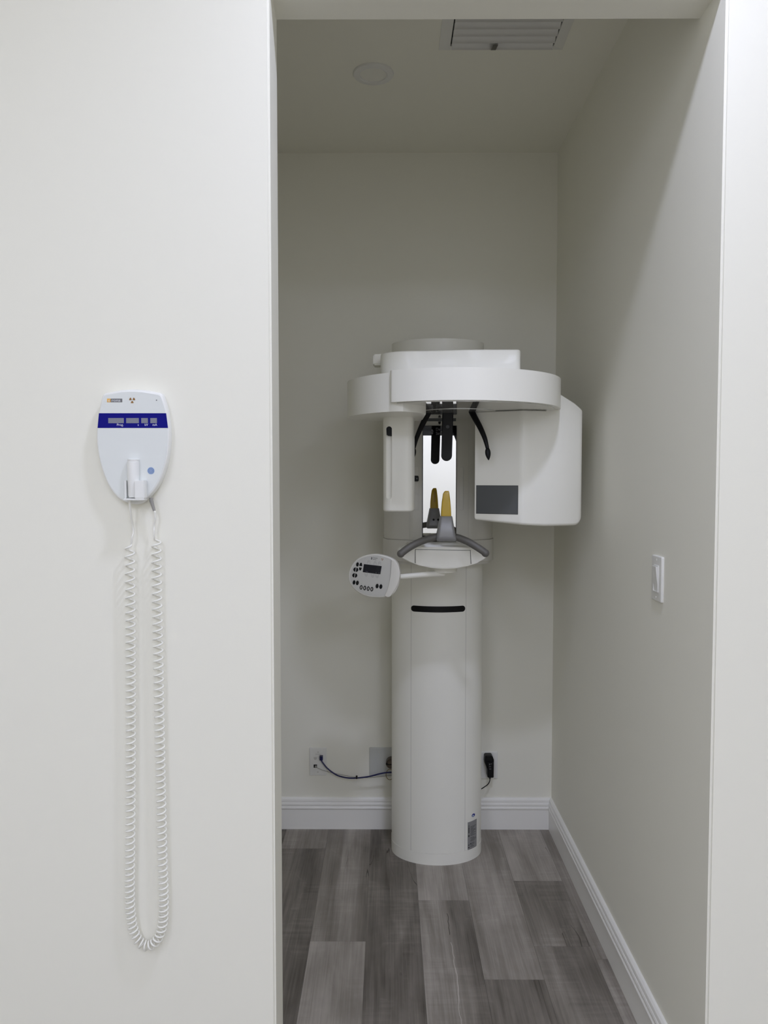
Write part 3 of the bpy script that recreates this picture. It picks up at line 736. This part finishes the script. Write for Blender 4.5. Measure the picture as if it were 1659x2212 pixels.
utext('si', 294, 263, .0078, 'white_txt', wu, 'LEFT', 1.05, .0011)
utext('rona', 338, 263, .0078, 'white_txt', wu, 'LEFT', 1.28, .0011)
bm = new(); a = c4_(585, 246); trefoil(bm, a[0], a[1], .0062, wallM(UF), 0, .0010, 180); finish('radiation_symbol', bm, M['brown'], wu)
bm = new(); a = c4_(876, 247); prism(bm, ell(a[0], a[1], .0013, .0013, 12), 0, .001, mx=wallM(UF)); finish('indicator_lamp', bm, M['logo_grey'], wu)
a = c4_(809, 1089)
bm = new(); prism(bm, ell(a[0], a[1], .0076, .0076, 28), 0, .0010, mx=wallM(UF)); rb = finish('round_button', bm, M['pale_blue'], wu)
bm = new()
for r1, r0 in ((.0062, .0050), (.0038, .0026)):
    o1, o0 = ell(a[0], a[1], r1, r1, 24), ell(a[0], a[1], r0, r0, 24)
    for k in range(24): prism(bm, [o0[k], o1[k], o1[(k+1) % 24], o0[(k+1) % 24]], 0, .0013, mx=wallM(UF))
prism(bm, ell(a[0], a[1], .0012, .0012, 10), 0, .0013, mx=wallM(UF))
finish('button_symbol', bm, M['ink_blue'], rb)
# holder cup and strain relief
HR = .0125
hx, _ = c4_(557, 1200, 1.55); hc = Vector((hx, UF-.005, 0))
zb_ = c4_(557, 1422, 1.55)[1]; zt_ = c4_(557, 1205, 1.55)[1]
bm = new()
xa = c4_(470, 1300, 1.555)[0]; xb = c4_(704, 1300, 1.545)[0]; xm = c4_(575, 1300, 1.54)[0]
box(bm, xa, xa+.0035, UF-.012, UF, zb_, zt_, .001)
box(bm, xm, xb, UF-.0195, UF, zb_, zt_, .0012)
box(bm, xa, xb, UF-.0195, UF, zb_-.004, zb_, .0012)
finish('handset_holder', bm, M['unit'], wu)
s0 = onY(180+812*.1808, 820+1445*.1808, 1.582); s1 = onY(180+848*.1808, 820+1568*.1808, 1.582)
bm = new(); tube(bm, [s0+Vector((0, 0, .006)), s0, s1], [.0042, .0042, .0028], 14); finish('strain_relief', bm, M['strain'], wu)['label'] = 'grey strain relief'

# hand switch with its coiled cord
z_top = c4_(557, 944, 1.545)[1]
hsw = thing('hand_switch', 'white hand switch in the wall unit holder with long coiled cord hanging in a loop', 'hand switch', (hx, UF-.005, zb_))
bm = new()
prof = [(.0098, zb_+.002), (.0112, zb_+.006), (.0118, zt_), (.0124, z_top-.012), (.0122, z_top-.0065), (.0110, z_top-.0062), (.0112, z_top-.005), (.0118, z_top-.0012), (.0100, z_top)]
loft(bm, [[(hc.x+r*math.cos(2*PI*k/24), hc.y+r*math.sin(2*PI*k/24), z) for k in range(24)] for r, z in prof])
finish('switch_handle', bm, M['unit'], hsw, 50)
CYc = YF-.0135                                                     # the cord hangs just clear of the wall
lead1 = [onY(x_, y_, Y_) for x_, y_, Y_ in ((280, 1079, UF-.005), (280.4, 1090, UF-.004), (283, 1112, 1.578), (286.5, 1135, CYc), (288, 1150, CYc), (285, 1162, CYc-.003))]
axis = [onY(x_, y_, CYc) for x_, y_ in ((280, 1176), (281.5, 1300), (282.5, 1450), (282.5, 1600), (282, 1750), (281, 1850), (280.5, 1930), (282, 1970), (287, 2003), (297, 2029), (312, 2042), (328, 2041), (342, 2026), (350.5, 2000), (353.5, 1965), (353.5, 1930), (351, 1850), (347.5, 1700), (344.5, 1550), (341.5, 1400), (339, 1280), (337.5, 1162))]
lead2 = [onY(x_, y_, Y_) for x_, y_, Y_ in ((332.5, 1147, CYc-.003), (333, 1137, CYc), (335, 1122, 1.584), (334.6, 1108, 1.582))]
lead2.append(s1.copy())
AX = spline(axis, 24)
L_ = [0]
for p, q in zip(AX, AX[1:]): L_.append(L_[-1]+(q-p).length)
tot = L_[-1]
def axat(s):
    import bisect
    i = min(max(bisect.bisect(L_, s)-1, 0), len(AX)-2); t = (s-L_[i])/(L_[i+1]-L_[i]); return AX[i].lerp(AX[i+1], t), (AX[i+1]-AX[i]).normalized()
hel = []; ph = 0; s = 0; RH = .0090; STEP = 18
def pitch(s):
    u = s/tot
    p = .0150-.0036*math.exp(-((u-.5)/.16)**2)+.0008*math.sin(u*23)
    if u > .9: p += (u-.9)*.03
    if u < .08: p += (.08-u)*.04
    return p
ph = math.radians(200)
while s < tot:
    c, t = axat(s); out = Vector((0, -1, 0)); sd = t.cross(out).normalized()
    r = RH*min(1, .35+s/.012, .35+(tot-s)/.012)
    # right-handed helix about the axis
    hel.append(c+sd*(r*math.cos(ph))+out*(r*math.sin(ph)))
    s += pitch(s)/STEP; ph -= 2*PI/STEP
path = spline(lead1, 6)[:-1]+hel+spline(lead2, 6)[1:]
n1, n2 = len(lead1)*6-8, len(lead2)*6-8
bm = new(); tube(bm, path, [.0026-.0006*min(1, i/n1) if i < n1 else (.0026-.0006*min(1, (len(path)-1-i)/n2) if i > len(path)-n2 else .0020) for i in range(len(path))], 7)
finish('coiled_cord', bm, M['cord'], hsw, 60)['label'] = 'white coiled cord'

# ------------------------------------------------------------------ sockets and cables on the back wall
def wplate(name, label, cat, px0, px1, py0, py1, m='plate', th=.006, screws=()):
    a = onY(px0, py0, YB); b = onY(px1, py1, YB)
    t = thing(name, label, cat, ((a.x+b.x)/2, YB, (a.z+b.z)/2))
    bm = new(); rprism(bm, rrect(a.x, b.x, b.z, a.z, .003, 3), 0, th, rt=.0025, mx=wallM(YB)); pl = finish('cover_plate', bm, M[m], t)
    for px, py in screws:
        p = onY(px, py, YB); bm = new(); prism(bm, ell(p.x, p.z, .003, .003, 14), th-.001, th+.0008, bt=.0004, mx=wallM(YB)); finish('screw', bm, M['seam'], t)
    return t, pl
def wp(px0, px1, py0, py1, h0, h1, m, name, parent, bt=0):
    a = onY(px0, py0, YB-h1); b = onY(px1, py1, YB-h1); bm = new()
    prism(bm, [(a.x, b.z), (b.x, b.z), (b.x, a.z), (a.x, a.z)], h0, h1, bt=bt, mx=wallM(YB)); return finish(name, bm, M[m], parent)
dpl, _ = wplate('data_outlet', 'white data outlet plate with network jacks low on the back wall', 'wall outlet', 668.8, 705.6, 1614.5, 1674, screws=((687.5, 1623.5), (687, 1666.5)))
wp(681.5, 693, 1628.6, 1629.8, .005, .0063, 'seam', 'legend_line', dpl)
bm = new(); a = onY(678, 1634.5, YB); b = onY(684.8, 1640, YB)
prism(bm, [(a.x, a.z), (b.x, a.z), (b.x, a.z-.005), (b.x-.003, b.z), (a.x+.003, b.z), (a.x, a.z-.005)], .005, .0064, mx=wallM(YB)); finish('network_jack', bm, M['seam'], dpl)
wp(677.5, 684.8, 1651.5, 1658.5, .005, .0066, 'black', 'network_jack', dpl)
nc = thing('network_cable', 'navy blue network cable sagging from the data outlet to the column', 'cable', (onY(693, 1638, YB).x, YB-.02, onY(693, 1638, YB).z))
wp(690.2, 697, 1634.5, 1643, .004, .024, 'blue_cable', 'plug', nc, .001)
pth = [onY(693.5, 1642, YB-.018), onY(699, 1650, YB-.022), onY(706, 1658.5, YB-.026), onY(716, 1667, YB-.03), onY(729, 1675, YB-.035), (onY(745, 1679.5, YB-.04)), onY(760, 1680.8, YB-.045), onY(778, 1680, YB-.05), onY(800, 1676.8, YB-.055), onY(820, 1671.5, YB-.06), onY(835, 1669, YB-.065), onY(852, 1668, YB-.07)]
bm = new(); tube(bm, spline(pth, 6), .0030, 12); finish('cable_jacket', bm, M['blue_cable'], nc, 60)
p = onY(770.5, 1680, YB-.048); bm = new(); box(bm, p.x-.0025, p.x+.0025, p.y-.0045, p.y+.0045, p.z-.0045, p.z+.006, .001); box(bm, p.x-.004, p.x+.004, p.y-.003, p.y+.003, p.z+.004, p.z+.009, .001)
finish('cable_tie', bm, M['black'], nc)
pc_ = thing('phone_cable', 'thin grey cable strung from the lower jack behind the blue cable', 'cable', (onY(683, 1657, YB).x, YB-.012, onY(683, 1657, YB).z))
wp(680, 684, 1654.5, 1659, .006, .014, 'thin_cable', 'plug', pc_, .0008)
bm = new(); tube(bm, spline([onY(683, 1657.5, YB-.012), onY(698, 1664, YB-.016), onY(720, 1670, YB-.02), onY(745, 1675, YB-.026), onY(770, 1679, YB-.040), onY(800, 1680, YB-.045), onY(830, 1676.5, YB-.055), onY(852, 1674, YB-.06)], 5), .0011, 8); finish('cable_jacket', bm, M['thin_cable'], pc_, 60)
bp_, _ = wplate('blank_wall_plate', 'wide blank cover plate with bronze fitting behind the column', 'wall plate', 798, 874, 1614, 1676, 'bplate', screws=((818.7, 1624), (843.5, 1623), (819, 1667)))  # plain blank wall plate with a conduit fitting, no outlet in it
p = onY(846, 1649, YB-.03)
bm = new(); prism(bm, ell(p.x, p.z, .0235, .0215, 28), 0, .034, bt=.005, mx=wallM(YB)); prism(bm, ell(p.x, p.z, .017, .016, 28), .03, .045, bt=.003, mx=wallM(YB))
ft_ = finish('conduit_fitting', bm, M['bronze'], bp_)
bm = new(); box(bm, p.x-.024, p.x+.02, YB-.047, YB-.03, p.z-.001, p.z+.003, .001); finish('clamp_bar', bm, M['black'], ft_)
wl = onY(842, 1673, YB-.066)
bm = new(); ring = [(wl.x+.0155*math.cos(2*PI*k/28), wl.y+.004*math.sin(2*PI*k/28), wl.z+.0205*math.sin(2*PI*k/28)) for k in range(29)]
tube(bm, ring, .0013, 8)
o = finish('wire_loop', bm, M['brass'], None, 60); tag(o, 'small dark wire loop around the cables beside the column', 'wire')
pw, _ = wplate('power_outlet', 'white power outlet plate low on the back wall beside the column', 'wall outlet', 1038, 1074.5, 1623, 1681)
ad = thing('power_adapter', 'black plug-in power adapter with cord in the outlet beside the column', 'power adapter', (onY(1058, 1655, YB).x, YB-.006, onY(1058, 1655, YB).z))
YA = YB-.045
def ap(q): p = onY(q[0], q[1], YA); return (p.x, p.z)
bm = new(); prism(bm, [ap(q) for q in ((1050, 1633.8), (1048, 1636), (1047, 1648), (1050.5, 1657), (1052.5, 1662), (1065, 1662), (1067.3, 1651), (1067.6, 1643), (1064.5, 1635.2), (1062, 1633.5))], .006, .040, bt=.003, mx=wallM(YB))
prism(bm, [ap(q) for q in ((1053, 1646), (1053, 1678), (1055, 1679.8), (1065.5, 1679.8), (1066.5, 1678), (1066.8, 1650), (1063, 1645))], .012, .048, bt=.002, mx=wallM(YB))
ab = finish('adapter_body', bm, M['black'], ad)
bm = new()
for x0, x1, y0, y1 in ((1056.5, 1058.5, 1649, 1652), (1060, 1062.5, 1649, 1650), (1056.5, 1060, 1655, 1656.2), (1056.5, 1061, 1660, 1661.2)):
    a = ap((x0, y0)); b = ap((x1, y1)); prism(bm, [(a[0], b[1]), (b[0], b[1]), (b[0], a[1]), (a[0], a[1])], .0475, .0483, mx=wallM(YB))
finish('lettering', bm, M['grey_txt'], ab)
bm = new(); q = spline([onY(1058.3, 1679, YB-.03), onY(1058.2, 1683, YB-.03), onY(1057.5, 1688, YB-.032), onY(1054, 1694, YB-.04), onY(1047, 1699.5, YB-.05), onY(1040, 1704, YB-.06), onY(1034, 1707, YB-.065)], 6)
tube(bm, q, [.0036 if i < 5 else .0020 for i in range(len(q))], 10); finish('power_cord', bm, M['black'], ad, 60)

# ------------------------------------------------------------------ light switch on the right wall
sc0 = onX(1423, 1249.5, XR)
sw = thing('light_switch', 'white rocker light switch on the right wall of the alcove', 'light switch', (XR, sc0.y, sc0.z))
smx = frame(Vector((XR, sc0.y, sc0.z)), Vector((0, -1, 0)), Vector((0, 0, 1)))   # local x towards the viewer, z = out of the wall
bm = new(); rprism(bm, rrect(-.0355, .0355, -.058, .058, .004, 4), 0, .0065, rt=.003, mx=smx); finish('cover_plate', bm, M['plate'], sw)
bm = new(); prism(bm, rrect(-.0172, .0172, -.0345, .0345, .0015, 3), .003, .0088, bt=.0006, mx=smx)
rf = finish('rocker_frame', bm, M['plate'], sw)
cb = new(); box(cb, -.0150, .0150, -.0325, .0325, .0045, .02, mx=smx); cut(rf, cb)
bm = new(); loft(bm, [[smx @ Vector(v) for v in r] for r in ([(-.0142, -.0318, .003), (-.0142, -.0318, .0068), (-.0142, .0318, .0135), (-.0142, .0318, .003)], [(.0142, -.0318, .003), (.0142, -.0318, .0068), (.0142, .0318, .0135), (.0142, .0318, .003)])])
finish('rocker', bm, M['plate'], sw, 0)
for z in (-.048, .048):
    bm = new(); prism(bm, ell(0, z, .0026, .0026, 12), .006, .0072, mx=smx); finish('screw', bm, M['trim'], sw)

# ------------------------------------------------------------------ alcove ceiling: round lamp and air vent
def onZ(px, py, Z): d = ray(px, py); return EYE+d*((Z-EYE.z)/d.z)
c = onZ(806.5, 158.5, ZC); e = onZ(850.5, 158.5, ZC); RL = (e-c).length
cl = thing('ceiling_light', 'unlit round recessed lamp in the alcove ceiling', 'ceiling lamp', (c.x, c.y, ZC))
bm = new(); prof = [(RL, ZC), (RL, ZC-.003), (RL*.97, ZC-.006), (RL*.72, ZC-.009), (RL*.66, ZC-.007), (RL*.62, ZC-.0002)]
R = [[bm.verts.new((c.x+r*math.cos(2*PI*k/48), c.y+r*math.sin(2*PI*k/48), z)) for k in range(48)] for r, z in prof]
for a, b in zip(R, R[1:]):
    for k in range(48): bm.faces.new((a[k], a[(k+1) % 48], b[(k+1) % 48], b[k]))
finish('trim_ring', bm, M['vent'], cl)
bm = new(); prism(bm, ell(c.x, c.y, RL*.645, RL*.645, 40), ZC-.004, ZC-.0005, bb=.0015); finish('lamp_lens', bm, M['lens'], cl)
a = onZ(947.5, 107, ZC); b = onZ(1217, 107, ZC)
vx0, vx1, vy1 = a.x, onZ(1214, 107, ZC).x, a.y; vy0 = vy1-.385
vt = thing('air_vent', 'white louvred air vent in the alcove ceiling behind the header', 'air vent', ((vx0+vx1)/2, (vy0+vy1)/2, ZC))
fw = onZ(973, 90, ZC).x-vx0; fw = max(.028, min(fw, .045))
bm = new()
for q in ([(vx0, vy0), (vx0+fw, vy0+fw), (vx0+fw, vy1-fw), (vx0, vy1)], [(vx1, vy0), (vx1, vy1), (vx1-fw, vy1-fw), (vx1-fw, vy0+fw)],
          [(vx0, vy1), (vx0+fw, vy1-fw), (vx1-fw, vy1-fw), (vx1, vy1)], [(vx0, vy0), (vx1, vy0), (vx1-fw, vy0+fw), (vx0+fw, vy0+fw)]):
    z0 = lambda p: ZC-.0015 if p in ((vx0, vy0), (vx0, vy1), (vx1, vy0), (vx1, vy1)) else ZC-.008
    lo = [bm.verts.new((p[0], p[1], z0(p))) for p in q]; hi = [bm.verts.new((p[0], p[1], ZC)) for p in q]
    bm.faces.new(lo); bm.faces.new(hi)
    for k in range(4): bm.faces.new((lo[k], lo[(k+1) % 4], hi[(k+1) % 4], hi[k]))
finish('vent_frame', bm, M['vent'], vt, 20)
bm = new(); box(bm, vx0+fw, vx1-fw, vy0+fw, vy1-fw, ZC-.0012, ZC-.0004); finish('duct_opening', bm, M['dseam'], vt)
ny = 9; yy0 = vy0+fw; pit = (vy1-fw-yy0)/ny
for k in range(ny):
    y0 = yy0+k*pit; bm = new()
    low = [(y0+pit*.93*math.sin(PI/2*u), ZC-.002-.019*(1-math.cos(PI/2*u))) for u in [i/8 for i in range(9)]]
    loft(bm, [[(X, y, z) for y, z in low]+[(X, y+.0007, z+.0008) for y, z in low[::-1]] for X in (vx0+fw+.0045, vx1-fw-.0045)])
    finish('louvre', bm, M['vent'], vt, 50)
bm = new()
loft(bm, [[onZ(px, py, z) for px, py in ((1065.5, 97.5), (1076, 97.5), (1070.5, 108.5), (1060, 108.5))] for z in (ZC-.026, ZC-.010)])
finish('damper_lever', bm, M['grip'], vt)
p = onZ(1075, 104.5, ZC-.009); bm = new(); prism(bm, ell(p.x, p.y, .003, .003, 10), p.z, p.z+.004); finish('frame_screw', bm, M['grip'], vt)

# ------------------------------------------------------------------ render look
sc.view_settings.view_transform = 'Standard'; sc.view_settings.look = 'None'
sc.view_settings.gamma = 1; sc.view_settings.use_curve_mapping = False
sc.view_settings.exposure = 0.0
sc.cycles.use_denoising = True
sc.cycles.max_bounces = 9; sc.cycles.diffuse_bounces = 7; sc.cycles.glossy_bounces = 6
sc.cycles.use_adaptive_sampling = True; sc.cycles.adaptive_threshold = .03
